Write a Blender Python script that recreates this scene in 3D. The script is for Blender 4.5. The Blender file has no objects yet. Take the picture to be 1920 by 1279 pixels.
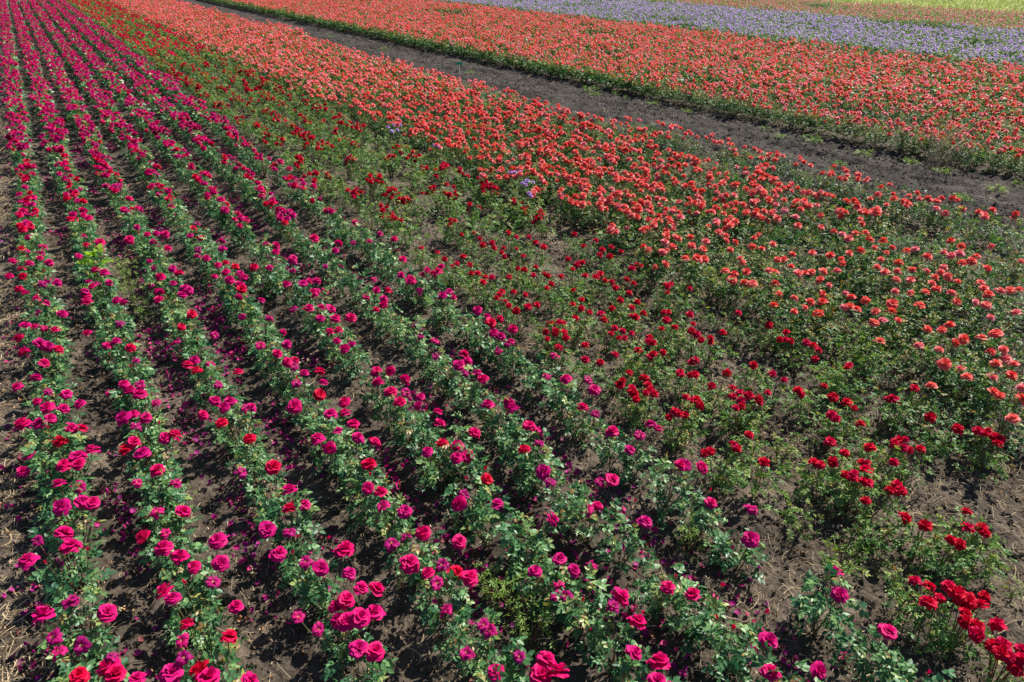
import bpy, math, random
import numpy as np
from mathutils import Vector, Matrix, Euler

# ------------------------------------------------------------------ camera, sky, sun, exposure
scene = bpy.context.scene
H = 4.1
FPX = 1280.0
TH = math.atan(731.5 / FPX)
PS = math.atan(965 / math.hypot(FPX, 731.5))
cd = bpy.data.cameras.new('camera')
cd.sensor_width = 36.0
cd.lens = 24.0
cd.clip_start = 0.05
cd.clip_end = 2000
cam = bpy.data.objects.new('camera', cd)
cam.location = (0, 0, H)
cam.rotation_euler = (math.pi / 2 - TH, 0, -PS)
scene.collection.objects.link(cam)
scene.camera = cam

SUN_EL = math.radians(47)
SUN_DIR = Vector((math.cos(SUN_EL) * 0.985, math.cos(SUN_EL) * 0.17, math.sin(SUN_EL)))   # towards the sun
world = bpy.data.worlds.new('World')
scene.world = world
world.use_nodes = True
wn = world.node_tree.nodes
sky = wn.new('ShaderNodeTexSky')
sky.sky_type = 'NISHITA'
sky.sun_disc = False
sky.sun_elevation = SUN_EL
sky.sun_rotation = math.atan2(SUN_DIR.x, SUN_DIR.y)
sky.air_density = 1.0
sky.dust_density = 0.6
sky.ozone_density = 2.0
bg = wn['Background']
bg.inputs['Strength'].default_value = 0.06
world.node_tree.links.new(sky.outputs['Color'], bg.inputs['Color'])
sl = bpy.data.lights.new('sun', 'SUN')
sl.energy = 5.0
sl.angle = math.radians(0.5)
sl.color = (1.0, 0.94, 0.83)
sun = bpy.data.objects.new('sun', sl)
sun.rotation_euler = SUN_DIR.to_track_quat('Z', 'Y').to_euler()
sun.location = (20, 5, 30)
scene.collection.objects.link(sun)
scene.view_settings.view_transform = 'Standard'
scene.view_settings.look = 'None'
scene.view_settings.gamma = 1.0
scene.view_settings.use_curve_mapping = False
scene.view_settings.exposure = 0.95
scene.cycles.max_bounces = 8
scene.cycles.transmission_bounces = 4
scene.cycles.use_denoising = False

# ------------------------------------------------------------------ helpers
rng = np.random.default_rng(11)
rnd = random.Random(5)
col = scene.collection
FW = np.array([math.sin(PS) * math.cos(TH), math.cos(PS) * math.cos(TH), -math.sin(TH)])
RT = np.array([math.cos(PS), -math.sin(PS), 0.0])
UP = np.cross(RT, FW)
EYE = np.array([0, 0, H])


def from_photo(x, y, z):
    """ground-truth survey: the point at height z seen along a photo direction"""
    d = (x - 960) * RT - (y - 639.5) * UP + FPX * FW
    return EYE + d * ((z - H) / d[2])


def to_photo(p):
    q = np.asarray(p, float) - EYE
    w = q @ FW
    w = np.where(w < 0.05, 0.05, w) if isinstance(w, np.ndarray) else max(w, 0.05)
    return 960 + FPX * (q @ RT) / w, 639.5 - FPX * (q @ UP) / w


def in_view(p, m=60):
    x, y = to_photo(p)
    return (x > -m) & (x < 1920 + m) & (y > -m) & (y < 1279 + m)


def hash2(ix, iy, s):
    n = (ix * 374761393 + iy * 668265263 + s * 974634777) & 0x7fffffff
    n = ((n ^ (n >> 13)) * 1274126177) & 0x7fffffff
    return ((n ^ (n >> 16)) & 0xffff) / 65535.0


def vnoise(x, y, s=0):
    ix = np.floor(x).astype(np.int64)
    iy = np.floor(y).astype(np.int64)
    fx = x - ix
    fy = y - iy
    fx = fx * fx * (3 - 2 * fx)
    fy = fy * fy * (3 - 2 * fy)
    a = hash2(ix, iy, s)
    b = hash2(ix + 1, iy, s)
    c = hash2(ix, iy + 1, s)
    d = hash2(ix + 1, iy + 1, s)
    return (a + (b - a) * fx) * (1 - fy) + (c + (d - c) * fx) * fy


def mesh_np(name, V, F, mats, attrs=None, midx=None, smooth=False):
    """V (n,3), F list/array of polygons (all same length if array)"""
    me = bpy.data.meshes.new(name)
    V = np.asarray(V, np.float32)
    if isinstance(F, np.ndarray):
        k = F.shape[1]
        loops = F.reshape(-1).astype(np.int32)
        starts = (np.arange(len(F)) * k).astype(np.int32)
        tot = np.full(len(F), k, np.int32)
    else:
        tot = np.array([len(f) for f in F], np.int32)
        loops = np.array([i for f in F for i in f], np.int32)
        starts = np.concatenate([[0], np.cumsum(tot)[:-1]]).astype(np.int32)
    me.vertices.add(len(V))
    me.vertices.foreach_set('co', V.reshape(-1))
    me.loops.add(len(loops))
    me.loops.foreach_set('vertex_index', loops)
    me.polygons.add(len(tot))
    me.polygons.foreach_set('loop_start', starts)
    me.polygons.foreach_set('loop_total', tot)
    for m in mats:
        me.materials.append(m)
    if midx is not None:
        me.polygons.foreach_set('material_index', np.asarray(midx, np.int32))
    me.polygons.foreach_set('use_smooth', np.full(len(tot), smooth, bool))
    for an, av in (attrs or {}).items():
        a = me.attributes.new(an, 'FLOAT', 'POINT')
        a.data.foreach_set('value', np.asarray(av, np.float32))
    me.update(calc_edges=True)
    me.validate()
    return me


def obj(name, me, parent=None, loc=None, **props):
    o = bpy.data.objects.new(name, me)
    if loc is not None:
        o.location = loc
    if parent is not None:
        o.parent = parent
    for k, v in props.items():
        o[k] = v
    col.objects.link(o)
    return o


# ------------------------------------------------------------------ materials
def new_mat(name):
    m = bpy.data.materials.new(name)
    m.use_nodes = True
    nt = m.node_tree
    for n in list(nt.nodes):
        nt.nodes.remove(n)
    out = nt.nodes.new('ShaderNodeOutputMaterial')
    return m, nt, out


def ramp(nt, stops, interp='LINEAR'):
    r = nt.nodes.new('ShaderNodeValToRGB')
    r.color_ramp.interpolation = interp
    e = r.color_ramp.elements
    while len(e) < len(stops):
        e.new(0.5)
    for i, (p, c) in enumerate(stops):
        e[i].position = p
        e[i].color = (*c, 1)
    return r


def thin_mat(name, stops, attr, rough, spec, trans, tint_trans=1.0, jitter=1.0, sheen=0.0):
    """leaf or petal: colour by the piece's own attribute plus a little per plant, part of the light passes through"""
    m, nt, out = new_mat(name)
    L = nt.links.new
    at = nt.nodes.new('ShaderNodeAttribute')
    at.attribute_name = attr
    oi = nt.nodes.new('ShaderNodeObjectInfo')
    mul = nt.nodes.new('ShaderNodeMath')
    mul.operation = 'MULTIPLY'
    mul.inputs[1].default_value = jitter
    L(oi.outputs['Random'], mul.inputs[0])
    add = nt.nodes.new('ShaderNodeMath')
    add.operation = 'ADD'
    L(at.outputs['Fac'], add.inputs[0])
    L(mul.outputs[0], add.inputs[1])
    fr = nt.nodes.new('ShaderNodeMath')
    fr.operation = 'PINGPONG'
    fr.inputs[1].default_value = 1.0
    L(add.outputs[0], fr.inputs[0])
    r = ramp(nt, stops)
    L(fr.outputs[0], r.inputs['Fac'])
    p = nt.nodes.new('ShaderNodeBsdfPrincipled')
    p.inputs['Roughness'].default_value = rough
    p.inputs['Specular IOR Level'].default_value = spec
    if sheen:
        p.inputs['Sheen Weight'].default_value = sheen
        p.inputs['Sheen Roughness'].default_value = 0.5
    L(r.outputs['Color'], p.inputs['Base Color'])
    t = nt.nodes.new('ShaderNodeBsdfTranslucent')
    hs = nt.nodes.new('ShaderNodeHueSaturation')
    hs.inputs['Value'].default_value = tint_trans
    hs.inputs['Saturation'].default_value = 1.1
    L(r.outputs['Color'], hs.inputs['Color'])
    L(hs.outputs['Color'], t.inputs['Color'])
    mx = nt.nodes.new('ShaderNodeMixShader')
    mx.inputs['Fac'].default_value = trans
    L(p.outputs[0], mx.inputs[1])
    L(t.outputs[0], mx.inputs[2])
    L(mx.outputs[0], out.inputs['Surface'])
    return m


M = {}
M['leaf_magenta'] = thin_mat('leaf_blue_green', [(0, (.014, .070, .034)), (.42, (.048, .150, .055)), (.75, (.145, .270, .095)), (.90, (.25, .31, .08)), (.96, (.30, .24, .07)), (1, (.22, .08, .05))], 'leafc', .45, .42, .26, 1.7, .14)
M['leaf_red'] = thin_mat('leaf_olive', [(0, (.024, .080, .024)), (.4, (.070, .170, .042)), (.75, (.155, .265, .058)), (.92, (.27, .30, .06)), (1, (.23, .10, .04))], 'leafc', .52, .3, .28, 1.6, .2)
M['leaf_coral'] = thin_mat('leaf_deep_green', [(0, (.016, .062, .026)), (.45, (.045, .125, .034)), (.78, (.130, .210, .042)), (.92, (.25, .26, .05)), (1, (.25, .09, .04))], 'leafc', .5, .32, .28, 1.7, .15)
M['leaf_lavender'] = thin_mat('leaf_far_green', [(0, (.040, .100, .040)), (.5, (.100, .185, .055)), (1, (.24, .29, .08))], 'leafc', .55, .3, .28, 1.7, .2)
M['leaf_weed'] = thin_mat('leaf_weed', [(0, (.07, .15, .03)), (.5, (.14, .25, .05)), (1, (.26, .34, .08))], 'leafc', .5, .4, .35, 1.6, .3)
M['leaf_lime'] = thin_mat('leaf_lime', [(0, (.20, .36, .04)), (.5, (.30, .48, .06)), (1, (.42, .55, .10))], 'leafc', .5, .4, .35, 1.6, .1)
M['petal_magenta'] = thin_mat('petal_magenta', [(0, (.59, .004, .110)), (.5, (.52, .006, .155)), (1, (.40, .008, .180))], 'tint', .55, .10, .30, 1.35, .6)
M['petal_crimson'] = thin_mat('petal_crimson', [(0, (.56, .003, .030)), (.4, (.56, .003, .060)), (1, (.54, .004, .100))], 'tint', .55, .10, .30, 1.35, .7)
M['petal_distant'] = thin_mat('petal_magenta_mixed', [(0, (.56, .004, .060)), (.4, (.55, .008, .115)), (1, (.42, .012, .165))], 'tint', .55, .10, .30, 1.35, .6)
M['petal_blown'] = thin_mat('petal_blown', [(0, (.54, .015, .15)), (.5, (.42, .010, .15)), (1, (.28, .008, .13))], 'tint', .55, .1, .32, 1.4, .8)
M['petal_red'] = thin_mat('petal_red', [(0, (.40, .003, .020)), (.6, (.53, .004, .034)), (1, (.47, .005, .075))], 'tint', .55, .06, .28, 1.3, .8)
M['petal_coral'] = thin_mat('petal_coral', [(0, (.66, .080, .074)), (.35, (.72, .135, .120)), (.7, (.76, .200, .180)), (.88, (.70, .19, .24)), (1, (.80, .38, .42))], 'tint', .55, .15, .32, 1.25, .8)
M['petal_lavender'] = thin_mat('petal_lavender', [(0, (.36, .20, .52)), (.5, (.48, .33, .64)), (1, (.60, .48, .74))], 'tint', .5, .15, .32, 1.25, .6)
M['petal_pink'] = thin_mat('petal_pink', [(0, (.50, .05, .13)), (.6, (.62, .11, .20)), (1, (.72, .30, .33))], 'tint', .5, .25, .32, 1.3, .6)
M['petal_fallen'] = thin_mat('petal_fallen', [(0, (.70, .06, .22)), (.3, (.52, .02, .18)), (.65, (.32, .012, .18)), (.88, (.19, .012, .14)), (1, (.22, .08, .05))], 'tint', .55, .25, .3, 1.4, 1.0)
M['stamen'] = thin_mat('stamen', [(0, (.70, .42, .10)), (1, (.85, .66, .30))], 'tint', .7, .2, .2, 1.2, .4)
M['cane'] = thin_mat('cane', [(0, (.07, .11, .035)), (.6, (.10, .10, .045)), (1, (.15, .07, .04))], 'tint', .55, .4, .02, 1.0, .6)
M['straw'] = thin_mat('straw', [(0, (.16, .11, .065)), (.5, (.36, .27, .16)), (1, (.60, .50, .34))], 'tint', .7, .25, .08, 1.0, 0)
M['debris'] = thin_mat('debris', [(0, (.10, .06, .035)), (.5, (.45, .24, .10)), (1, (.72, .52, .36))], 'tint', .7, .25, .1, 1.0, 0)
M['green_tag'] = thin_mat('green_tag', [(0, (.02, .42, .24)), (1, (.03, .45, .27))], 'tint', .4, .5, .1, 1.0, .2)
M['white_stake'] = thin_mat('white_stake', [(0, (.75, .75, .72)), (1, (.8, .8, .78))], 'tint', .5, .5, .02, 1.0, .2)


def soil_mat(name, dark, mid, light, scale, bump):
    m, nt, out = new_mat(name)
    L = nt.links.new
    tc = nt.nodes.new('ShaderNodeTexCoord')
    n1 = nt.nodes.new('ShaderNodeTexNoise')
    n1.inputs['Scale'].default_value = scale
    n1.inputs['Detail'].default_value = 12
    n1.inputs['Roughness'].default_value = .68
    L(tc.outputs['Object'], n1.inputs['Vector'])
    n2 = nt.nodes.new('ShaderNodeTexNoise')
    n2.inputs['Scale'].default_value = 1.1
    n2.inputs['Detail'].default_value = 5
    L(tc.outputs['Object'], n2.inputs['Vector'])
    mixf = nt.nodes.new('ShaderNodeMath')
    mixf.operation = 'MULTIPLY_ADD'
    mixf.inputs[1].default_value = .55
    L(n1.outputs['Fac'], mixf.inputs[0])
    h = nt.nodes.new('ShaderNodeMath')
    h.operation = 'MULTIPLY'
    h.inputs[1].default_value = .45
    L(n2.outputs['Fac'], h.inputs[0])
    L(h.outputs[0], mixf.inputs[2])
    r = ramp(nt, [(.36, dark), (.5, mid), (.64, light)])
    L(mixf.outputs[0], r.inputs['Fac'])
    vo = nt.nodes.new('ShaderNodeTexVoronoi')
    vo.inputs['Scale'].default_value = scale * 2.6
    L(tc.outputs['Object'], vo.inputs['Vector'])
    b1 = nt.nodes.new('ShaderNodeBump')
    b1.inputs['Strength'].default_value = bump
    b1.inputs['Distance'].default_value = .02
    L(vo.outputs['Distance'], b1.inputs['Height'])
    b2 = nt.nodes.new('ShaderNodeBump')
    b2.inputs['Strength'].default_value = bump
    b2.inputs['Distance'].default_value = .05
    L(n1.outputs['Fac'], b2.inputs['Height'])
    L(b1.outputs['Normal'], b2.inputs['Normal'])
    p = nt.nodes.new('ShaderNodeBsdfPrincipled')
    p.inputs['Roughness'].default_value = .95
    p.inputs['Specular IOR Level'].default_value = .15
    L(r.outputs['Color'], p.inputs['Base Color'])
    L(b2.outputs['Normal'], p.inputs['Normal'])
    L(p.outputs[0], out.inputs['Surface'])
    return m


M['soil'] = soil_mat('soil', (.036, .028, .022), (.076, .060, .047), (.150, .120, .092), 9, .9)
M['track'] = soil_mat('track_soil', (.024, .021, .020), (.044, .038, .034), (.085, .073, .062), 7, 1.0)


def field_mat(name, a, b, c):
    m, nt, out = new_mat(name)
    L = nt.links.new
    tc = nt.nodes.new('ShaderNodeTexCoord')
    mp = nt.nodes.new('ShaderNodeMapping')
    mp.inputs['Scale'].default_value = (.22, .05, 1)
    L(tc.outputs['Object'], mp.inputs['Vector'])
    n = nt.nodes.new('ShaderNodeTexNoise')
    n.inputs['Scale'].default_value = 1.2
    n.inputs['Detail'].default_value = 9
    n.inputs['Roughness'].default_value = .7
    L(mp.outputs[0], n.inputs['Vector'])
    r = ramp(nt, [(.35, a), (.5, b), (.66, c)])
    L(n.outputs['Fac'], r.inputs['Fac'])
    p = nt.nodes.new('ShaderNodeBsdfPrincipled')
    p.inputs['Roughness'].default_value = .9
    L(r.outputs['Color'], p.inputs['Base Color'])
    L(p.outputs[0], out.inputs['Surface'])
    return m


M['meadow'] = field_mat('meadow', (.25, .26, .09), (.33, .37, .13), (.41, .43, .17))

# ------------------------------------------------------------------ ground, track, meadow
SP = 0.6925                                  # row spacing
ROWX = [-0.75 + SP * k for k in range(18)]   # row 0..6 magenta, 7..10 red, 11.. coral
TRK0, TRK1 = 12.15, 16.0                     # track between the two coral fields


def track_far(Y):
    return 16.15 - 0.018 * (Y - 6)


def track_near(Y):
    return 12.42 + .2 * np.sin(Y * .35) - .9 * np.exp(-((Y - 25) / 9.0) ** 2) - .012 * np.maximum(Y - 10, 0)


def ground_z(X, Y):
    z = .030 * (vnoise(X * 2.1, Y * 2.1, 1) - .5) + .030 * (vnoise(X * 6.5, Y * 6.5, 2) - .5) \
        + .030 * (vnoise(X * 15, Y * 15, 3) - .5) + .020 * (vnoise(X * 27, Y * 27, 4) - .5)
    rowm = (X < 7.6) & (X > -1.1)
    z = z + np.where(rowm, .018 * np.cos((X - ROWX[0]) / SP * 2 * np.pi), 0)
    tr = np.clip((X - 11.9) / .4, 0, 1) * np.clip((16.1 - X) / .4, 0, 1)
    z = z + tr * (.06 * (vnoise(X * 3.1, Y * 2.3, 7) - .5) + .085 * (vnoise(X * 8, Y * 7, 8) - .5) + .035 * (vnoise(X * 17, Y * 15, 9) - .5) - .03
                  - .07 * np.exp(-((X - 13.2 - .1 * np.sin(Y * .4)) / .24) ** 2) - .07 * np.exp(-((X - 14.8 - .1 * np.sin(Y * .4)) / .24) ** 2))
    return z


def axis(spec):
    out = [spec[0][0]]
    for a, b, d in spec:
        n = max(1, int(round((b - a) / d)))
        out += list(np.linspace(a, b, n + 1)[1:])
    return np.array(out)


gx = axis([(-400, -60, 40), (-60, -6, 6), (-6, -1.9, .2), (-1.9, 8.2, .035), (8.2, 11.6, .1), (11.6, 16.6, .055), (16.6, 60, 1.5), (60, 100, 8), (100, 500, 50)])
gy = axis([(-120, -10, 10), (-10, -.6, .4), (-.6, 8.5, .04), (8.5, 16, .07), (16, 40, .25), (40, 110, 1.4), (110, 700, 60)])
X, Y = np.meshgrid(gx, gy)
Z = ground_z(X, Y)
V = np.stack([X, Y, Z], -1).reshape(-1, 3)
nx, ny = len(gx), len(gy)
ii, jj = np.meshgrid(np.arange(nx - 1), np.arange(ny - 1))
a = (jj * nx + ii).reshape(-1)
F = np.stack([a, a + 1, a + nx + 1, a + nx], 1)
cxm = V[F].mean(1)
is_track = (cxm[:, 0] > track_near(cxm[:, 1]) - .1) & (cxm[:, 0] < track_far(cxm[:, 1]) + .15) & (np.abs(cxm[:, 1]) < 200)
gm = mesh_np('ground', V, F, [M['soil']], smooth=True)
ground = obj('ground', gm, kind='structure', label='dark brown tilled soil under the rose rows')
# the track: its own sheet a few millimetres above the soil, following the same relief
tf = F[is_track]
used = np.unique(tf)
remap = np.full(len(V), -1)
remap[used] = np.arange(len(used))
tm = mesh_np('dirt_track', V[used] + np.array([0, 0, .005]), remap[tf], [M['track']], smooth=True)
obj('dirt_track', tm, kind='structure', label='bare dark dirt track between two coral rose fields')
# meadow beyond the pink roses
mv = np.array([[58.6, -80, .05], [400, -80, .05], [400, 600, .05], [58.0, 600, .05]])
obj('meadow', mesh_np('meadow', mv, np.array([[0, 1, 2, 3]]), [M['meadow']]), kind='structure', label='pale yellow green meadow beyond the pink roses')

# ------------------------------------------------------------------ roses: petals
def petal_patch(phi, L, e0, e1, A, rho0, z0, nu, nv, ruffle, seed, tip=.3):
    r = np.random.default_rng(seed)
    us = np.linspace(-1, 1, nu)
    vs = np.linspace(0, 1, nv)
    P = np.zeros((nv, nu, 3))
    ph = r.uniform(0, 6.28)
    for j, u in enumerate(us):
        Lu = L * (1 - tip * u * u)
        rho, z = rho0, z0
        for i, v in enumerate(vs):
            if i:
                e = e0 + (e1 - e0) * (v ** 1.4)
                st = Lu / (nv - 1)
                rho += st * math.cos(e)
                z += st * math.sin(e)
            Av = A * (.6 + .4 * math.sin(math.pi * min(1, .1 + .55 * v)))
            rr = rho + ruffle * v * math.sin(3.1 * u + ph)
            zz = z + ruffle * v * v * math.cos(4.2 * u + ph * 1.7) + .12 * L * v * u * u * (1 if e0 > .2 else .4)
            an = phi + u * Av
            P[i, j] = (rr * math.cos(an), rr * math.sin(an), zz)
    V = P.reshape(-1, 3)
    a = (np.arange(nv - 1)[:, None] * nu + np.arange(nu - 1)[None]).reshape(-1)
    return V, np.stack([a, a + 1, a + nu + 1, a + nu], 1)


D = math.radians
RINGS = {
    # n petals, length, start elevation, end elevation, half angle, base z
    'open': [(6, .060, D(42), D(-52), .80, .000), (6, .058, D(56), D(-22), .78, .005), (6, .052, D(68), D(8), .76, .010), (5, .043, D(80), D(38), .85, .014), (4, .034, D(90), D(62), .9, .017), (3, .026, D(94), D(84), 1.2, .019)],
    'cup': [(5, .060, D(56), D(-40), .92, .000), (5, .058, D(68), D(5), .90, .004), (5, .053, D(78), D(38), .88, .008), (5, .046, D(86), D(60), .9, .011), (4, .040, D(92), D(78), 1.0, .012), (3, .034, D(95), D(90), 1.2, .013)],
    'blown': [(6, .054, D(34), D(-85), .74, .000), (5, .050, D(52), D(-35), .70, .004), (4, .042, D(66), D(0), .70, .008)],
    'ruffle': [(7, .044, D(36), D(-55), .70, .000), (7, .042, D(54), D(-15), .68, .005), (6, .036, D(68), D(18), .68, .010), (5, .029, D(82), D(50), .8, .013)],
    'bud': [(3, .036, D(68), D(92), 1.15, .000), (3, .038, D(80), D(97), 1.2, .001)],
    'lo_open': [(5, .062, D(50), D(-40), .9, .0), (5, .052, D(70), D(15), .9, .007), (3, .036, D(90), D(75), 1.2, .014)],
    'lo_ruffle': [(5, .046, D(46), D(-40), .85, .0), (4, .036, D(72), D(20), .95, .008)],
}


def bloom_geo(kind, seed, lo=False):
    """petals of one flower -> V, F, tint, material index"""
    r = np.random.default_rng(seed)
    Vs, Fs, T, MI = [], [], [], []
    n = 0
    for k, (cnt, L, e0, e1, A, z0) in enumerate(RINGS[kind]):
        off = r.uniform(0, 6.28)
        for q in range(cnt):
            if kind == 'blown' and r.random() < .22:
                continue
            V, F = petal_patch(off + q * 2 * math.pi / cnt + r.uniform(-.13, .13), L * r.uniform(.86, 1.1), e0 + r.uniform(-.15, .15), e1 + r.uniform(-.3, .3),
                               A * r.uniform(.9, 1.12), .002 + .0012 * (4 - k if kind != 'bud' else 0), z0, 3 if lo else 5, 3 if lo else 5, (.0042 if kind != 'bud' else .001) * (1.5 if kind in ('ruffle', 'blown') else 1), int(r.integers(1e9)), .2)
            Vs.append(V)
            Fs.append(F + n)
            T.append(np.full(len(V), r.uniform(0, .22)))
            MI.append(np.zeros(len(F), int))
            n += len(V)
    if kind == 'blown':        # stamens
        for q in range(16):
            an, el, L = r.uniform(0, 6.28), r.uniform(.5, 1.3), r.uniform(.010, .017)
            d = np.array([math.cos(an) * math.cos(el), math.sin(an) * math.cos(el), math.sin(el)])
            s = np.array([-d[1], d[0], 0]) * .0022
            V = np.array([-s, s, d * L + s, d * L - s]) + np.array([0, 0, .005])
            Vs.append(V)
            Fs.append(np.array([[0, 1, 2, 3]]) + n)
            T.append(np.full(4, r.uniform(0, .5)))
            MI.append(np.ones(1, int))
            n += 4
    if not lo:                 # green calyx below the petals
        for q in range(5):
            an = q * 1.2566 + r.uniform(-.2, .2)
            d = np.array([math.cos(an), math.sin(an), 0])
            s = np.array([-d[1], d[0], 0])
            k = .6 if kind == 'bud' else 1
            V = np.array([[0, 0, -.006], d * .010 + s * .006, d * .010 - s * .006, d * .026 * k + np.array([0, 0, .012 if kind == 'bud' else -.012])])
            V[1:3, 2] = -.002
            Vs.append(V)
            Fs.append(np.array([[0, 2, 3, 1]]) + n)
            T.append(np.full(4, r.uniform(0, .5)))
            MI.append(np.full(1, 2))
            n += 4
    return np.concatenate(Vs), np.concatenate(Fs), np.concatenate(T), np.concatenate(MI)


def bloom_mesh(name, kind, seed, petal, scale):
    V, F, T, MI = bloom_geo(kind, seed)
    return mesh_np(name, V * scale, F, [petal, M['stamen'], M['cane']], {'tint': T}, MI, smooth=True)


# ------------------------------------------------------------------ roses: leaves
LEAF_V = np.array([[0, 0, 0], [.30, .30, .05], [.30, 0, -.03], [.30, -.30, .05], [.66, .24, .03], [.66, 0, -.04], [.66, -.24, .03], [1, 0, -.06]])
LEAF_F = [[0, 2, 1], [0, 3, 2], [1, 2, 5, 4], [2, 3, 6, 5], [4, 5, 7], [5, 6, 7]]
LO_V = np.array([[0, 0, 0], [.45, .33, .03], [1, 0, -.05], [.45, -.33, .03]])
LO_F = [[0, 3, 2, 1]]


def norm(v):
    return v / np.maximum(np.linalg.norm(v, axis=-1, keepdims=True), 1e-9)


def leaflets(base, d, n, L, tmpl):
    """arrays of leaflet bases, directions, normals, lengths -> vertices"""
    d = norm(d)
    n = norm(n - (n * d).sum(-1, keepdims=True) * d)
    s = np.cross(n, d)
    T = tmpl[None] * L[:, None, None]
    return base[:, None] + T[..., 0:1] * d[:, None] + T[..., 1:2] * s[:, None] + T[..., 2:3] * n[:, None]


def foliage_geo(seed, rx, ry, h, nleaf, L, lo=False, young=.10, narrow=1.0, up=.35):
    r = np.random.default_rng(seed)
    # canes lead the leaves: six to nine shoots leaning outward, leaves clustered along them
    nc = int(r.integers(7, 10))
    ca = np.sort(r.uniform(0, 6.28, nc))
    creach = r.uniform(.35, 1.05, nc)
    chgt = r.uniform(.70, 1.12, nc)
    ci = r.integers(0, nc, nleaf)
    t = r.uniform(.22, 1.0, nleaf) ** .75
    fill = r.random(nleaf) < .45
    ang = np.where(fill, r.uniform(0, 6.28, nleaf), ca[ci] + r.normal(0, .32, nleaf))
    zz = np.where(fill, h * r.uniform(.12, .92, nleaf), h * chgt[ci] * t)
    prof = np.sqrt(np.clip(1 - ((zz / h - .52) / .62) ** 2, .05, 1))
    rad = np.where(fill, prof * (.35 + .65 * np.sqrt(r.random(nleaf))), creach[ci] * (t ** .8) * .85 + r.normal(0, .08, nleaf))
    base = np.stack([rx * rad * np.cos(ang), ry * rad * np.sin(ang), zz], 1)
    out = np.stack([np.cos(ang), np.sin(ang), np.zeros(nleaf)], 1)
    d = norm(out * r.uniform(.5, 1.1, (nleaf, 1)) + r.normal(0, .55, (nleaf, 3)) + np.array([0, 0, up]) * r.uniform(-.6, 1.3, (nleaf, 1)))
    nrm = norm(np.array([0, 0, 1.0]) + out * .35 + r.normal(0, .36, (nleaf, 3)))
    nrm = norm(nrm - (nrm * d).sum(-1, keepdims=True) * d)
    side = np.cross(nrm, d)
    size = L * r.uniform(.65, 1.15, nleaf)
    yg = (zz > h * .72) & (r.random(nleaf) < young * 2.2)
    lc = np.clip(r.normal(.40, .17, nleaf) + .18 * (zz / h - .5), 0, .9)
    lc = np.where(yg, r.uniform(.78, .99, nleaf), lc)
    size = np.where(yg, size * .75, size)
    B, DD, NN, LL, CC = [], [], [], [], []
    if lo:
        spec = [(1.0, 0, 1.0, 1.6), (.45, 1, .5, 1.5), (.45, -1, .5, 1.5)]
    else:
        spec = [(1.5, 0, 1.0, 1.0), (1.15, 1, .45, .92), (1.15, -1, .45, .92), (.55, 1, .3, .75), (.55, -1, .3, .75)]
    for s, sg, fw, ls in spec:
        rr = r.normal(0, .18, (nleaf, 3))
        b = base + d * (s * size)[:, None] * .72
        b[:, 2] -= .18 * size * s * s
        B.append(b)
        DD.append(norm(d * fw + side * sg * .9 + rr - np.array([0, 0, .18 * s])))
        NN.append(norm(nrm + r.normal(0, .25, (nleaf, 3))))
        LL.append(size * ls * r.uniform(.85, 1.1, nleaf))
        CC.append(np.clip(lc + r.normal(0, .05, nleaf), 0, 1))
    B, DD, NN, LL, CC = map(np.concatenate, (B, DD, NN, LL, CC))
    B[:, 2] = np.maximum(B[:, 2], .03)
    tm = (LO_V if lo else LEAF_V) * np.array([1, narrow, 1])
    fc = LO_F if lo else LEAF_F
    V = leaflets(B, DD, NN, LL, tm).reshape(-1, 3)
    V[:, 2] = np.maximum(V[:, 2], .012)
    k = len(tm)
    F = [[i + q * k for i in f] for q in range(len(B)) for f in fc]
    return V, F, np.repeat(CC, k)


def tube(p0, p1, p2, r0, r1, n=4, seg=4):
    """bent tapering cane through three points"""
    p0, p1, p2 = map(np.asarray, (p0, p1, p2))
    V = []
    for i in range(seg + 1):
        t = i / seg
        c = (1 - t) ** 2 * p0 + 2 * t * (1 - t) * p1 + t * t * p2
        rr = r0 + (r1 - r0) * t
        for j in range(n):
            an = 6.2832 * j / n
            V.append(c + np.array([rr * math.cos(an), rr * math.sin(an), 0]))
    F = []
    for i in range(seg):
        for j in range(n):
            F.append([i * n + j, i * n + (j + 1) % n, (i + 1) * n + (j + 1) % n, (i + 1) * n + j])
    F.append([seg * n + j for j in range(n)])
    return np.array(V), F


def canes_geo(seed, tips, rx, ry, h, extra=5, leafL=0.04):
    """canes from the root to each flower plus leafy shoots; returns V, F, tint"""
    r = np.random.default_rng(seed)
    Vs, Fs, T = [], [], []
    n = 0
    pts = [(np.array(t), True) for t in tips]
    for q in range(extra):
        a = r.uniform(0, 6.28)
        k = r.uniform(.3, .85)
        pts.append((np.array([rx * k * math.cos(a), ry * k * math.sin(a), h * r.uniform(.6, .95)]), False))
    for p, fl in pts:
        root = np.array([r.normal(0, .02), r.normal(0, .02), -.02])
        mid = np.array([p[0] * .75 + r.normal(0, .015), p[1] * .75 + r.normal(0, .015), p[2] * .45])
        V, F = tube(root, mid, p, .006, .0026 if fl else .002)
        Vs.append(V)
        Fs += [[i + n for i in f] for f in F]
        T.append(np.full(len(V), r.uniform(0, .5)))
        n += len(V)
    return np.concatenate(Vs), Fs, np.concatenate(T)


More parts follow.
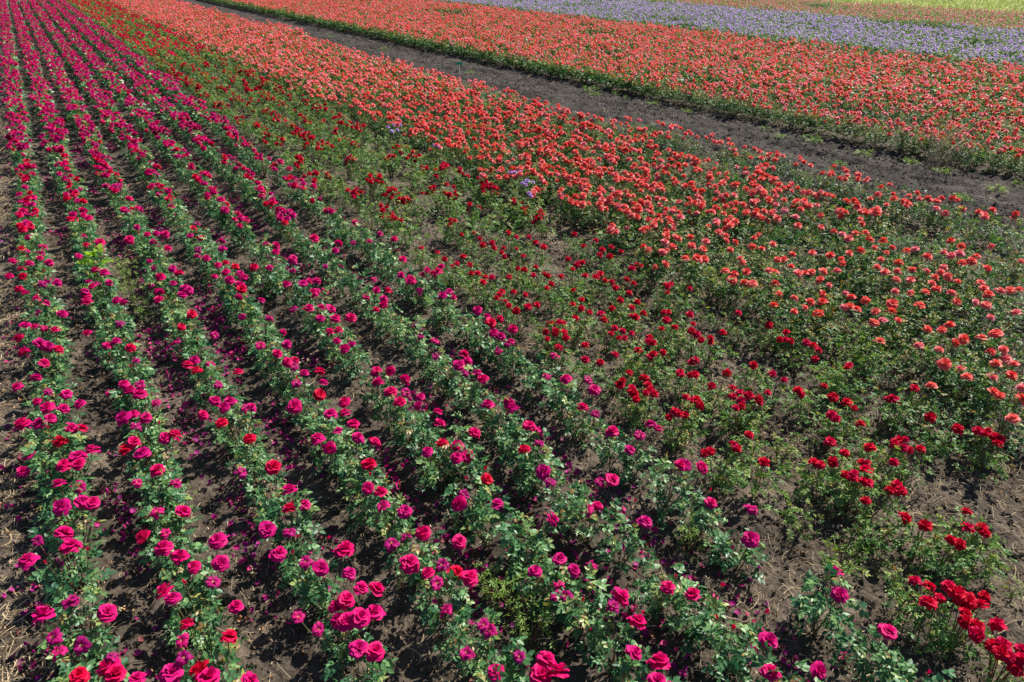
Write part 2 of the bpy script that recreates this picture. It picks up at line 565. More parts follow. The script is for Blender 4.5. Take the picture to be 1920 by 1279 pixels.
# bush shapes of each variety
VAR = {
    'magenta': dict(rx=.15, ry=.18, h=.41, n=84, L=.053, young=.10, narrow=1.0, leaf='leaf_magenta', petal='petal_magenta', kinds=[('open', 1.06), ('cup', 1.03), ('open', .98)], zb=.45),
    'red': dict(rx=.18, ry=.20, h=.36, n=92, L=.038, young=.16, narrow=.9, leaf='leaf_red', petal='petal_red', kinds=[('ruffle', 1.12), ('ruffle', 1.04), ('ruffle', .94)], zb=.40),
    'coral': dict(rx=.32, ry=.30, h=.48, n=170, L=.047, young=.22, narrow=.85, leaf='leaf_coral', petal='petal_coral', kinds=[('cup', 1.06), ('open', 1.0), ('cup', .94)], zb=.54),
    'lavender': dict(rx=.32, ry=.30, h=.46, n=150, L=.044, young=.08, narrow=.9, leaf='leaf_lavender', petal='petal_lavender', kinds=[('open', .85), ('cup', .85), ('open', .8)], zb=.52),
    'pink': dict(rx=.30, ry=.30, h=.46, n=130, L=.044, young=.2, narrow=.9, leaf='leaf_lavender', petal='petal_pink', kinds=[('open', .8), ('cup', .8), ('open', .75)], zb=.50),
}
FOL, BLM, BUD, BLOWN = {}, {}, {}, {}
sd = 100
for vn, v in VAR.items():
    if vn == 'pink':
        continue
    FOL[vn], BLM[vn] = [], []
    for k in range(12):
        sd += 1
        s = rng.uniform(.86, 1.15)
        V_, F_, C_ = foliage_geo(sd, v['rx'] * rng.uniform(.92, 1.12), v['ry'] * rng.uniform(.92, 1.1), v['h'] * s, int(v['n'] * rng.uniform(.85, 1.15)), v['L'], young=v['young'], narrow=v['narrow'])
        FOL[vn].append(mesh_np(vn + '_rose_foliage', V_, F_, [M[v['leaf']]], {'leafc': C_}, smooth=True))
    for k in range(12):
        sd += 1
        kd, sc = v['kinds'][k % 3]
        BLM[vn].append(bloom_mesh(vn + '_rose_bloom', kd, sd, M[v['petal']], sc * rng.uniform(.86, 1.08)))
    if vn == 'magenta':
        BLM['crimson'] = [bloom_mesh('crimson_rose_bloom', v['kinds'][q % 3][0], 640 + q * 7, M['petal_crimson'], v['kinds'][q % 3][1] * rng.uniform(.95, 1.05)) for q in range(6)]
    BUD[vn] = [bloom_mesh(vn + '_rose_bud', 'bud', sd + 50 + q, M['petal_crimson' if vn == 'magenta' else v['petal']], (.95 if vn != 'red' else .7)) for q in range(2)]
BLOWN['magenta'] = [bloom_mesh('blown_magenta_bloom', 'blown', 900 + q, M['petal_blown'], .92 + .04 * q) for q in range(4)]
# thin bare-ish foliage for poor red bushes
THIN = []
for k in range(4):
    v = VAR['red']
    V_, F_, C_ = foliage_geo(700 + k, v['rx'] * .85, v['ry'] * .85, v['h'] * rng.uniform(.65, .95), 52, v['L'], young=.3, narrow=.8, up=.6)
    THIN.append(mesh_np('thin_rose_foliage', V_, F_, [M[v['leaf']]], {'leafc': np.clip(C_ + .12, 0, 1)}, smooth=True))

# ------------------------------------------------------------------ surveyed flowers of the near rows (crop origin, scale, x, y, kind)
#  m open, r redder open, b blown, k bud
S1 = """125,68,m 355,32,r 440,25,m 325,138,m 437,147,b 345,262,m 455,240,m 515,243,m 207,455,b 352,415,m 330,508,k 395,495,m 488,502,k 155,570,r 258,580,k 392,790,b 237,882,m 598,860,m 298,995,b 323,1078,b 460,1035,b 630,1110,b 610,1170,r 640,1215,r 440,1215,r 765,1235,m 885,62,r 765,128,b 880,293,b 1017,298,r 815,432,r 925,412,b 920,497,m 1010,550,m 1090,600,m 1240,580,m 1222,457,m 1197,687,b 1043,697,k 930,745,r 968,782,r 1320,828,r 1048,928,r 1283,1000,r 1022,1015,b 1030,1110,b 960,1203,m 1130,1185,r 1170,1235,r 1395,1245,m 1352,70,b 1535,42,r 1627,178,m 1710,253,r 1625,275,r 1498,392,m 1625,405,b 1675,435,k 1835,440,k 1562,532,m 1720,575,b 1800,605,m 1910,520,m 1885,825,m 1675,880,b 1785,950,b 1910,905,r 1638,525,k"""
S2 = """152,32,r 158,85,k 252,97,k 148,157,m 217,190,m 325,135,k 355,290,r 462,412,m 655,8,r 707,107,k 803,55,k 815,108,r 668,245,m 875,252,r 685,195,b 1137,63,m 658,462,m 383,585,m 360,435,b 280,470,b 490,640,m 565,590,b 640,635,r 720,668,r 535,690,b 105,725,m 190,732,m 20,510,m 40,640,m 20,790,m 185,862,m 100,885,m 25,912,m 93,1062,m 182,1078,m 800,930,b 835,960,b 705,1085,b 1000,1105,b 870,1195,m 1150,1128,m 1115,1213,m 1222,1213,m 590,845,b 1090,628,m 1228,560,m 1305,622,m 1412,595,b 1215,770,b 1265,765,b 1358,790,k 1180,335,r 1440,260,r 1385,280,b 1450,120,b 1520,115,m 1653,240,k 1705,350,m 1565,775,m 1400,955,k 1660,922,m 1530,825,b 1640,1085,m 1790,1153,m 1770,1245,m 1838,718,m 1885,660,k 1905,30,m 1700,860,k"""
S3 = """10,30,m 105,42,m 157,242,m 385,278,b 155,175,k 385,445,m 57,760,m 220,708,k 858,635,m 888,758,m 198,897,k 475,1015,m 495,1200,m 755,1178,r 1155,970,m 460,857,k"""
S3R = """457,12 735,15 775,25 845,10 1005,15 1040,20 1035,60 920,82 965,75 955,100 1015,118 1045,130 1035,230 1172,172 1205,140 1225,175 1190,15 1247,325 1600,293 1605,385 1685,383 1705,415 1370,370 1507,450 1560,472 1310,680 1387,713 1500,710 1450,778 1385,805 1553,753 1610,790 1560,798 1697,767 1685,820 1590,858 1595,908 1660,937 1655,977 1780,933 1755,1045 1810,1045 1790,1080 1840,1105 1905,1065 1870,1165 1910,1120"""
S4 = """155,40,m 120,110,r 235,100,m 225,125,m 220,160,m 270,183,m 65,175,m 160,188,m 130,255,r 50,258,r 120,220,r 265,275,m 315,295,r 235,300,b 105,328,r 140,352,m 200,383,m 255,410,m 345,467,m 210,460,b 310,560,m 140,535,m 200,540,m 110,600,r 130,680,m 210,630,r 265,645,r 320,665,r 240,740,r 195,825,r 95,875,m 265,900,b 365,915,m 445,968,m 260,987,m 205,955,m 345,1000,m 275,1050,m 125,1080,m 220,1080,m 385,1105,r 450,1110,r 335,1180,r 165,1260,m 430,1270,m 510,1228,m 465,35,m 435,145,m 555,70,m 555,105,m 480,85,r 530,225,m 580,238,m 495,290,m 515,315,m 605,295,m 470,340,m 475,365,m 480,400,m 650,390,m 690,405,m 490,575,m 645,620,r 595,645,r 725,657,r 755,725,b 690,860,m 720,890,m 780,860,b 775,915,m 610,905,b 870,960,b 740,1030,m 690,1045,m 810,1045,r 755,1090,b 885,1080,k 915,1160,r 965,1145,r 740,1180,m 700,1225,r 795,1245,m 720,55,m 820,25,m 870,20,m 920,22,m 855,70,m 935,105,m 860,215,m 835,175,m 960,215,m 1000,240,r 895,265,m 885,345,m 885,390,m 965,300,r 1030,330,m 1050,335,m 1015,365,m 1070,470,r 1010,540,r 1195,585,b 1100,610,k 985,620,b 1085,725,m 1170,745,b 1100,785,r 1045,755,r 1330,795,r 1215,860,b 1195,955,r 1285,955,m 1250,985,m 1400,985,m 1130,1030,m 1235,1075,r 1390,1165,r 1365,990,b 1060,30,m 1125,50,m 1235,60,m 1240,105,m 1105,110,b 1100,148,m 1150,160,m 1215,195,m 1255,185,r 1310,205,r 1260,235,r 1195,258,m 1280,280,r 1335,245,m 1360,265,m 1335,310,m 1345,330,r 1325,375,r 1455,395,m 1350,480,b 1500,490,b 1575,570,m 1450,640,b 1595,635,r 1545,690,m 1600,735,m 1640,730,m 1695,800,m 1650,850,b 1780,790,r 1800,850,r 1640,980,m 1780,915,r 1840,1030,m 1885,1120,m 1770,1165,m 1840,1210,m 1485,85,m 1535,85,m 1540,125,m 1630,160,m 1420,210,r 1495,215,m 1600,305,m 1690,300,m 1725,285,m 1765,285,m 1745,350,m 1810,340,m 1840,440,m 1790,430,m 1720,440,m 1635,440,b 1785,490,m 1870,495,r 1840,570,m 1890,560,m 1875,620,m 1750,50,m 1885,75,m 1870,115,m 1815,200,b"""
S5 = """155,65,m 215,20,m 295,50,m 340,165,m 330,250,m 385,280,m 450,250,m 475,225,m 510,245,m 540,235,m 555,205,m 195,335,m 135,380,r 235,380,m 235,415,m 190,445,r 260,340,r 180,275,b 600,345,m 565,370,r 625,378,m 760,447,m 50,490,m 60,640,m 20,660,r 850,575,m 885,595,m 945,625,m 955,550,m 880,495,r 830,520,r 815,485,r 435,590,b 680,695,m 655,755,m 700,730,m 690,795,b 755,795,m 790,830,m 525,700,b 195,790,m 275,780,m 205,850,m 350,835,r 275,905,m 355,900,b 440,930,r 325,965,m 435,980,m 545,1080,m 535,1015,m 470,1010,k 735,1135,m 185,1180,r 90,1155,m 65,1085,m 20,960,m 20,1020,m 565,1195,r 650,1205,m 480,1235,r 640,1262,m 700,1255,m 820,975,m 935,960,m 960,1000,m 1045,1095,m 1105,1120,b 1100,1190,b 1020,1230,r 1190,700,b 1145,815,b 1255,830,m 1375,835,b 1410,890,m 1345,990,m 1510,1125,m 1765,1110,m 1725,1085,m 1605,1225,m 1665,1140,b"""
S5R = """670,25 740,15 445,100 535,125 575,160 680,150 640,185 620,200 715,195 770,50 790,85 840,70 850,100 905,100 895,125 910,145 725,240 760,240 800,262 840,265 790,290 935,262 975,105 975,40 930,15 1045,38 1085,70 1125,95 1015,145 985,215 1020,220 1085,205 1070,250 1130,245 1155,255 1225,258 1145,325 1170,298 880,360 895,345 865,380 960,345 1025,358 915,400 935,420 975,447 1040,428 1090,415 1290,415 1340,388 1340,435 1385,458 1295,335 1165,525 1215,515 1240,515 1195,565 1240,570 1140,565 1255,600 1150,605 1210,655 1305,490 1360,640 1360,720 1445,735 1450,470 1465,500 1525,545 1505,575 1570,560 1550,600 1580,600 1620,575 1720,595 1740,625 1715,620 1655,670 1795,680 1740,690 1720,705 1525,693 1265,160 1315,190 1345,180 1290,218 1360,252 1420,262 1445,245 1470,280 1505,290 1530,320 1590,275 1630,297 1620,215 1650,195 1670,200 1555,390 1510,435 1620,432 1650,400 1685,465 1615,480 1640,485 1605,350 1455,108 1440,140 1500,145 1350,90 1420,60 1505,95 1560,120 1300,22 1815,310 1840,300 1820,350 1800,455 1825,455 1815,500 1785,550 1860,540 1605,795 1570,835 1555,860 1690,825 1710,860 1620,880 1625,900 1645,915 1700,905 1745,910 1725,890 1645,940 1890,795 1860,1010 1885,1025 1830,1040"""
S6R = """40,325 40,470 310,462 60,520 50,560 80,580 155,600 155,625 105,610 225,570 480,527 580,568 545,607 575,612 600,620 730,645 755,670 740,715 690,625 930,750 920,765 70,725 50,740 395,750 245,795 500,800 570,835 165,865 45,805 70,805 275,880 320,905 280,930 370,920 330,945 420,940 430,960 475,905 330,980 295,990 645,895 665,915 790,868 840,930 920,960 960,990 835,1030 860,1050 995,1080 20,930 45,945 75,940 90,960 100,975 15,1025 1295,880 1150,940 1185,950 1170,935 1385,1040 1535,1105 370,1140 285,1195 300,1215 825,1180 1045,1215 1205,1170 1180,1185 1240,1165 1235,1210 1265,1220 1330,1220 905,1240 1650,1115 1690,1130 1710,1120 1740,1150 1780,1165 1760,1190 125,1240 155,1230"""
S6C = """265,110 335,190 320,165 240,230 290,243 355,232 275,278 345,295 390,300 485,230 515,240 515,298 535,360 620,380 510,425 620,455 610,135 570,170 605,205 530,165 500,80 640,245 685,240 720,235 780,230 770,280 815,310 775,355 785,405 725,130 825,143 885,165 895,190 865,230 910,355 945,375 1020,395 710,405 675,435 755,468 900,430 935,430 970,445 1080,455 1120,510 1065,520 1165,460 1170,410 1200,505 1320,425 1360,560 1450,560 1490,530 1520,625 1560,605 1430,670 1320,645 1665,605 1750,580 1100,625 1460,745 1790,665 1720,680 1555,780 1800,720 1850,750 1750,750 1830,810 1725,825 1590,825 1725,905 1770,925 1895,880 1885,940 1390,870 1840,1055 1270,355 1350,350 1185,345 1190,280 1275,280 1130,235 1085,210 1200,230 1280,225 1360,230 1365,150 1205,185 1105,165 930,130 990,120 930,50 1050,60 1120,60 1070,100 1135,130 1170,100 1250,120 1300,110 1500,145 1555,90 1455,130 1545,130 1500,60 1725,90 1560,185 1610,175 1695,215 1480,260 1530,290 1500,355 1530,400 1680,330 1770,340 1830,340 1880,335 1630,400 1690,420 1865,465 1720,490 1710,365 1885,180 1640,150 1405,265 1440,235 1455,210 1385,300 1660,300 1415,330 40,45 50,90 110,110 130,65 240,60 290,70 200,15 400,45 390,95 430,30 440,105 240,35 120,165 15,165 80,160 845,10 890,25 960,25 1020,20 1040,50"""


def survey(txt, ox, oy, sc):
    out = []
    for w in txt.split():
        p = w.split(',')
        out.append((ox + float(p[0]) / sc, oy + float(p[1]) / sc, p[2] if len(p) > 2 else 'm'))
    return out


SURVEY = {
    'magenta': survey(S1, 0, 860, 3) + survey(S2, 640, 860, 3) + survey(S3, 1280, 860, 3) + survey(S4, 0, 430, 2.975) + survey(S5, 640, 430, 2.975),
    'red': survey(S3R, 1280, 860, 3) + survey(S5R, 640, 430, 2.975) + survey(S6R, 1280, 430, 2.975),
    'coral': survey(S6C, 1280, 430, 2.975),
}

# ------------------------------------------------------------------ plant positions
def lattice(rows, y0, y1, step, jx, jy):
    P = []
    for k, x in rows:
        y = y0 + rnd.uniform(0, step)
        while y < y1:
            P.append((x + rnd.gauss(0, jx) + .035 * math.sin(y * .9 + k * 1.7), y + rnd.gauss(0, jy), k))
            y += step * rnd.uniform(.85, 1.18)
    return P


plants = {}
plants['magenta'] = lattice([(k, ROWX[k]) for k in range(7)], -.4, 84, .355, .02, .03)
plants['red'] = lattice([(k, ROWX[k]) for k in range(7, 11)], -.6, 84, .40, .035, .05)
coral_rows = [(k, 6.98 + .69 * (k - 11)) for k in range(11, 18)]
plants['coral'] = lattice(coral_rows[:1], -1, 84, .40, .20, .08) + lattice(coral_rows[1:], -1, 84, .40, .09, .05) + lattice([(18, 11.95)], -1, 84, .38, .08, .05)


def near(Y):
    return Y < 16


def bush_z(vn, d2):
    return VAR[vn]['zb'] * (1.03 - .9 * min(d2, .12)) + .03


bushes = []     # dict(var, x, y, row, blooms [(dx,dy,z,kind)])
for vn in ('magenta', 'red', 'coral'):
    lst = [dict(var=vn, x=p[0], y=p[1], row=p[2], bl=[], sur=False) for p in plants[vn]]
    lst = [b for b in lst if in_view(np.array([b['x'], b['y'], .25]), 90)]
    if vn == 'coral':       # ragged edge along the track
        lst = [b for b in lst if b['x'] < track_near(b['y']) - .12]
        lst = [b for b in lst if not (b['row'] == 17 and b['y'] < 11 and rnd.random() < .85)]   # lane inside the last row
    xy = np.array([(b['x'], b['y']) for b in lst])
    rowx = np.array([ROWX[k] for k in range(7)] if vn == 'magenta' else [ROWX[k] for k in range(7, 11)] if vn == 'red' else [x for _, x in coral_rows])
    for (px, py, kd) in SURVEY[vn]:
        if kd == 'r' and rnd.random() < .4:
            kd = 'm'
        z = VAR[vn]['zb'] + rnd.uniform(-.03, .05)
        p = from_photo(px, py, z)
        i = int(np.argmin(((xy - p[:2]) ** 2).sum(1)))
        if np.hypot(*(xy[i] - p[:2])) > (.27 if vn == 'red' else .36):
            k = int(np.argmin(abs(rowx - p[0])))
            bx = p[0] * .6 + rowx[k] * .4 if vn == 'magenta' else p[0]
            lst.append(dict(var=vn, x=bx + rnd.uniform(-.05, .05), y=p[1] + rnd.uniform(-.05, .05), row={'magenta': 0, 'red': 7, 'coral': 11}[vn] + k, bl=[], sur=True))
            xy = np.array([(b['x'], b['y']) for b in lst])
            i = len(lst) - 1
        b = lst[i]
        b['sur'] = True
        b['bl'].append((p[0] - b['x'], p[1] - b['y'], z, kd))
    for b in lst:
        if b['bl']:
            m = np.mean([(q[0], q[1]) for q in b['bl']], 0) * (np.array([.25, .5]) if vn == 'magenta' else np.array([.75, .75]))
            b['x'] += m[0]
            b['y'] += m[1]
            b['bl'] = [(q[0] - m[0], q[1] - m[1], q[2], q[3]) for q in b['bl']]
    bushes += lst


def surveyed_zone(vn, px, py):
    if vn == 'coral':
        return px > 1275 and py > 428
    return py > 432


keep = []
for b in bushes:
    vn = b['var']
    px, py = to_photo(np.array([b['x'], b['y'], .4]))
    b['px'], b['py'] = px, py
    b['dist'] = math.sqrt(b['x'] ** 2 + b['y'] ** 2 + (H - .4) ** 2)
    b['thin'] = False
    if surveyed_zone(vn, px, py):
        if vn == 'red' and not b['bl']:
            if (px > 1740 and py > 800) or rnd.random() < (.58 if py > 620 else .30):
                continue
            b['thin'] = True
        elif vn == 'magenta' and not b['bl'] and rnd.random() < .15:
            continue
        if vn == 'magenta' and rnd.random() < .35:
            b['bl'].append((rnd.gauss(0, .10), rnd.gauss(0, .10), .44, 'k' if rnd.random() < .6 else 'b'))
    else:
        far = min(1, max(0, (432 - py) / 432))
        if vn == 'magenta':
            n = rnd.choice([1, 2, 3, 4, 5, 6, 7]) if rnd.random() > .12 else 0
            mix = 'mmmmrrbk'
            if rnd.random() < .05:
                continue
        elif vn == 'red':
            n = rnd.choice([0, 0, 3, 5, 7, 9, 11])
            mix = 'mmmm'
            if rnd.random() < .10:
                continue
        else:
            n = rnd.choice([5, 6, 8, 9, 10, 11])
            if b['x'] > 11.3:
                n = rnd.choice([2, 4, 5, 6])
            mix = 'mmmmmmmk'
        v = VAR[vn]
        if vn == 'red' and n:   # clustered heads
            ncl = rnd.choice([1, 2, 2, 3])
            cl = [(rnd.gauss(0, v['rx'] * .55), rnd.gauss(0, v['ry'] * .55)) for _ in range(ncl)]
        for q in range(n):
            if vn == 'red':
                c = cl[q % ncl]
                dx, dy = c[0] + rnd.gauss(0, .055), c[1] + rnd.gauss(0, .055)
            else:
                a_, k_ = rnd.uniform(0, 6.28), math.sqrt(rnd.random()) * 1.0
                dx, dy = v['rx'] * k_ * math.cos(a_), v['ry'] * 1.1 * k_ * math.sin(a_)
            b['bl'].append((dx, dy, v['zb'] + rnd.uniform(-.05, .07) - .6 * (dx * dx + dy * dy), rnd.choice(mix)))
    keep.append(b)
bushes = keep

LIMIT = 300
single, mass = [], {'magenta': [], 'red': [], 'coral': []}
for vn in ('magenta', 'red', 'coral'):
    L_ = sorted([b for b in bushes if b['var'] == vn], key=lambda b: b['dist'])
    seen = [b for b in L_ if -25 < b['px'] < 1945 and b['py'] < 1330]
    ids = set(id(b) for b in seen[:LIMIT])
    lim = seen[min(LIMIT, len(seen)) - 1]['dist']
    for b in L_:
        if id(b) in ids:
            single.append(b)
        elif b['dist'] > lim:
            mass[vn].append(b)

# ------------------------------------------------------------------ the single bushes
NUMW = ['no', 'one', 'two', 'three', 'four', 'five', 'six', 'seven', 'eight', 'nine', 'ten', 'eleven', 'twelve', 'thirteen', 'fourteen', 'fifteen', 'sixteen', 'seventeen', 'eighteen']
ORDM = ['row beside straw strip', 'second row from straw strip', 'third row from straw strip', 'fourth row from straw strip',
        'third row from red roses', 'second row from red roses', 'row beside red roses']
ORDR = ['row beside magenta roses', 'second row from magenta roses', 'second row from coral roses', 'row beside coral roses']
GROUPS = {'magenta': 'magenta rose bushes planted in rows', 'red': 'red rose bushes planted in rows', 'coral': 'coral rose bushes of the near field'}


def bush_label(b):
    vn, k = b['var'], b['row']
    big = 'small ' if b['s'] < .94 else 'large ' if b['s'] > 1.07 else ''
    cnt = lambda c: sum(1 for q in b['bl'] if q[3] == c)
    word = lambda n: NUMW[n] if n < len(NUMW) else 'many'
    if vn == 'magenta':
        bits = ['%s %s' % (word(cnt(c)), w) for c, w in (('m', 'pink'), ('r', 'crimson'), ('b', 'faded')) if cnt(c)]
        what = (', '.join(bits) + (' bloom' if bits[-1].startswith('one ') else ' blooms')) if bits else ('only buds' if cnt('k') else 'leaves only')
        return '%smagenta rose bush, %s, %s' % (big, what, ORDM[k])
    nb = sum(1 for q in b['bl'] if q[3] != 'k')
    what = ('%s bloom%s' % (word(nb), '' if nb == 1 else 's')) if nb else 'no blooms'
    if cnt('k') and nb:
        what += ' and %s bud%s' % (word(cnt('k')), '' if cnt('k') == 1 else 's')
    if vn == 'red':
        return '%sred rose bush with %s, %s' % (big + ('thin ' if b['thin'] else ''), what, ORDR[min(3, k - 7)])
    if k == 18:
        return big + 'coral rose bush with %s beside the dirt track' % what
    if k == 11:
        return big + 'coral rose bush with %s, row beside red roses' % what
    return big + 'coral rose bush with %s, %s row from red roses' % (what, {12: 'second', 13: 'third', 14: 'fourth', 15: 'fifth', 16: 'sixth', 17: 'seventh'}[k])


def place_bush(vn, b, name, label, group, cat='rose bush'):
    v = VAR[vn]
    x, y = b['x'], b['y']
    z0 = float(ground_z(np.array([x]), np.array([y]))[0])
    root = bpy.data.objects.new(name, None)
    root.location = (x, y, z0)
    root.empty_display_size = .1
    root['label'], root['category'], root['group'] = label, cat, group
    col.objects.link(root)
    fm = rnd.choice(THIN if b.get('thin') else FOL[vn])
    f = obj('foliage', fm, root, kind='stuff')
    s = b.get('s') or rnd.uniform(.86, 1.14)
    f.scale = (s * rnd.uniform(.9, 1.1), s * rnd.uniform(.9, 1.1), s * rnd.uniform(.9, 1.08))
    f.rotation_euler = (0, 0, rnd.uniform(0, 6.28))
    tips = []
    for (dx, dy, z, kd) in b['bl']:
        z = max(.2, z - z0)
        ox, oy = dx, dy
        if kd == 'k':
            me, nm = rnd.choice(BUD[vn]), 'rose_bud'
        elif kd == 'b' and vn == 'magenta':
            me, nm = rnd.choice(BLOWN[vn]), 'rose_bloom'
        else:
            me, nm = rnd.choice(BLM['crimson' if kd == 'r' else vn]), 'rose_bloom'
        o = obj(nm, me, root, (ox, oy, z - .02))
        tl = .75 if kd != 'b' else 1.0
        # flowers lean outward from the bush and a little towards the sun
        o.rotation_euler = Euler((-dy * 1.6 + rnd.gauss(0, .22), dx * 1.6 + .12 + rnd.gauss(0, .22), rnd.uniform(0, 6.28)), 'ZYX')
        q = Euler((0, 0, rnd.uniform(0, 6.28))).to_matrix()
        tilt = Euler((-dy * 1.5 * tl + rnd.gauss(0, .3), dx * 1.5 * tl + .10 + rnd.gauss(0, .3), 0)).to_matrix()
        o.rotation_euler = (tilt @ q).to_euler()
        sc = rnd.uniform(.88, 1.18)
        o.scale = (sc, sc, sc)
        tips.append((ox, oy, z - .022))
    V_, F_, T_ = canes_geo(rnd.randrange(10 ** 9), tips, v['rx'], v['ry'], v['h'] * s, 5)
    obj('canes', mesh_np('canes', V_, F_, [M['cane']], {'tint': T_}), root)
    return root


for b in single:
    b['s'] = rnd.uniform(.86, 1.14) * (1.25 if b['var'] == 'red' and b['py'] < 432 else 1)
    place_bush(b['var'], b, b['var'] + '_rose_bush', bush_label(b), GROUPS[b['var']])

# stray lavender roses among the coral ones
for (pts, lab) in [(((727, 238), (738, 234), (745, 243), (750, 234), (734, 246)), 'stray lavender rose bush with five pale blooms among coral roses'),
                   (((813, 271), (820, 274)), 'stray lavender rose bush with two pale blooms among coral roses'),
                   (((958, 324), (965, 323), (975, 321), (980, 343), (988, 338), (985, 346), (999, 341)), 'stray lavender rose bush with a large cluster of blooms beside red roses'),
                   (((992, 361), (995, 366)), 'small lavender rose bush with two blooms beside red roses')]:
    W = np.array([from_photo(x, y, .56) for x, y in pts])
    c = W.mean(0)
    b = dict(x=c[0], y=c[1], bl=[(w[0] - c[0], w[1] - c[1], .56, 'm') for w in W], thin=False)
    place_bush('lavender', b, 'lavender_rose_bush', lab, 'stray lavender rose bushes', 'rose bush')

# ------------------------------------------------------------------ the rest of each planting as one mass: real plants set out on points
def proto_mesh(vn, seed, lo, nb):
    v = VAR[vn]
    r = np.random.default_rng(seed)
    V, F, C = foliage_geo(seed, v['rx'] * 1.05, v['ry'] * 1.15, v['h'], int(v['n'] * (.55 if lo else .9)), v['L'] * (1.15 if lo else 1), lo=lo, young=v['young'] * 1.3, narrow=v['narrow'])
    Vs, Fs, lc, tt, mi = [V], list(F), [C], [np.zeros(len(V))], [0] * len(F)
    n = len(V)
    ncl = int(r.integers(1, 4))
    cl = r.normal(0, .5, (ncl, 2)) * np.array([v['rx'], v['ry']])
    for q in range(nb):
        kd, sc = v['kinds'][q % 3]
        if lo:
            kd = 'lo_ruffle' if kd == 'ruffle' else 'lo_open'
        bv, bf, bt, bm = bloom_geo(kd, int(r.integers(1e9)), True) if lo else bloom_geo(kd, int(r.integers(1e9)), True)
        rot = np.array((Euler((r.normal(0, .25), r.normal(.12, .25), 0)).to_matrix() @ Euler((0, 0, r.uniform(0, 6.28))).to_matrix()))
        if vn == 'red':
            dx, dy = cl[q % ncl] + r.normal(0, .055, 2)
        else:
            an, k = r.uniform(0, 6.28), math.sqrt(r.random()) * 1.22
            dx, dy = v['rx'] * k * math.cos(an), v['ry'] * 1.15 * k * math.sin(an)
        z = v['zb'] + r.uniform(-.05, .07) - 1.1 * (dx * dx + dy * dy)
        bv = (bv * sc * r.uniform(.85, 1.1)) @ rot.T + np.array([dx, dy, z])
        Vs.append(bv)
        Fs += [[int(i) + n for i in f] for f in bf]
        lc.append(np.zeros(len(bv)))
        tt.append(bt + r.uniform(0, 1.2))
        mi += [int(m) + 1 if m else 1 for m in bm]
        n += len(bv)
    return mesh_np(vn + '_plant', np.concatenate(Vs), Fs, [M[v['leaf']], M['petal_distant' if vn == 'magenta' else v['petal']], M['stamen'], M['cane']], {'leafc': np.concatenate(lc), 'tint': np.concatenate(tt)}, mi, smooth=True)


def planting(name, P, vn, label, counts, lo_from=20.0):
    """one mass: points carrying turn, size and level; a node tree sets a plant on each"""
    P = np.asarray(P, float)
    n = len(P)
    me = bpy.data.meshes.new(name)
    me.vertices.add(n)
    V = P[:, :3].astype(np.float32)
    me.vertices.foreach_set('co', V.reshape(-1))
    dist = np.linalg.norm(P[:, :3] - EYE, axis=1)
    for an, vals in (('turn', rng.uniform(0, 6.28, n)), ('size', P[:, 3] if P.shape[1] > 3 else rng.uniform(.85, 1.18, n)), ('level', (dist > lo_from).astype(float))):
        a_ = me.attributes.new(an, 'FLOAT', 'POINT')
        a_.data.foreach_set('value', vals.astype(np.float32))
    o = obj(name, me, kind='stuff', label=label, category='rose field')
    ng = bpy.data.node_groups.new(name, 'GeometryNodeTree')
    ng.interface.new_socket('Geometry', in_out='INPUT', socket_type='NodeSocketGeometry')
    ng.interface.new_socket('Geometry', in_out='OUTPUT', socket_type='NodeSocketGeometry')
    N, L = ng.nodes, ng.links.new
    gi, go = N.new('NodeGroupInput'), N.new('NodeGroupOutput')
    m2p = N.new('GeometryNodeMeshToPoints')
    L(gi.outputs[0], m2p.inputs['Mesh'])

    def named(an):
        q = N.new('GeometryNodeInputNamedAttribute')
        q.data_type = 'FLOAT'
        q.inputs['Name'].default_value = an
        return q.outputs['Attribute']

    cxyz = N.new('ShaderNodeCombineXYZ')
    L(named('turn'), cxyz.inputs['Z'])
    outj = N.new('GeometryNodeJoinGeometry')
    for level in (0, 1):
        if not ((dist > lo_from) == bool(level)).any():
            continue
        jn = N.new('GeometryNodeJoinGeometry')
        for q, nb in enumerate(counts):
            pm = proto_mesh(vn, 4000 + q * 17 + level * 331 + len(name), bool(level), nb)
            po = bpy.data.objects.new(vn + '_plant', pm)      # kept out of the scene; only its mesh is set out
            inf = N.new('GeometryNodeObjectInfo')
            inf.inputs['Object'].default_value = po
            inf.inputs['As Instance'].default_value = True
            L(inf.outputs['Geometry'], jn.inputs[0])
        cmp_ = N.new('FunctionNodeCompare')
        cmp_.data_type = 'FLOAT'
        cmp_.operation = 'GREATER_THAN' if level else 'LESS_THAN'
        L(named('level'), cmp_.inputs[0])
        cmp_.inputs[1].default_value = .5
        iop = N.new('GeometryNodeInstanceOnPoints')
        L(m2p.outputs[0], iop.inputs['Points'])
        L(cmp_.outputs[0], iop.inputs['Selection'])
        L(jn.outputs[0], iop.inputs['Instance'])
        iop.inputs['Pick Instance'].default_value = True
        rv = N.new('FunctionNodeRandomValue')
        rv.data_type = 'INT'
        rv.inputs[4].default_value = 0
        rv.inputs[5].default_value = len(counts) - 1
        L(rv.outputs[2], iop.inputs['Instance Index'])
        L(cxyz.outputs[0], iop.inputs['Rotation'])
        L(named('size'), iop.inputs['Scale'])
        L(iop.outputs[0], outj.inputs[0])
    L(outj.outputs[0], go.inputs[0])
    md = o.modifiers.new('planting', 'NODES')
    md.node_group = ng
    return o


def pts_of(lst):
    return [(b['x'], b['y'], 0.0) for b in lst]


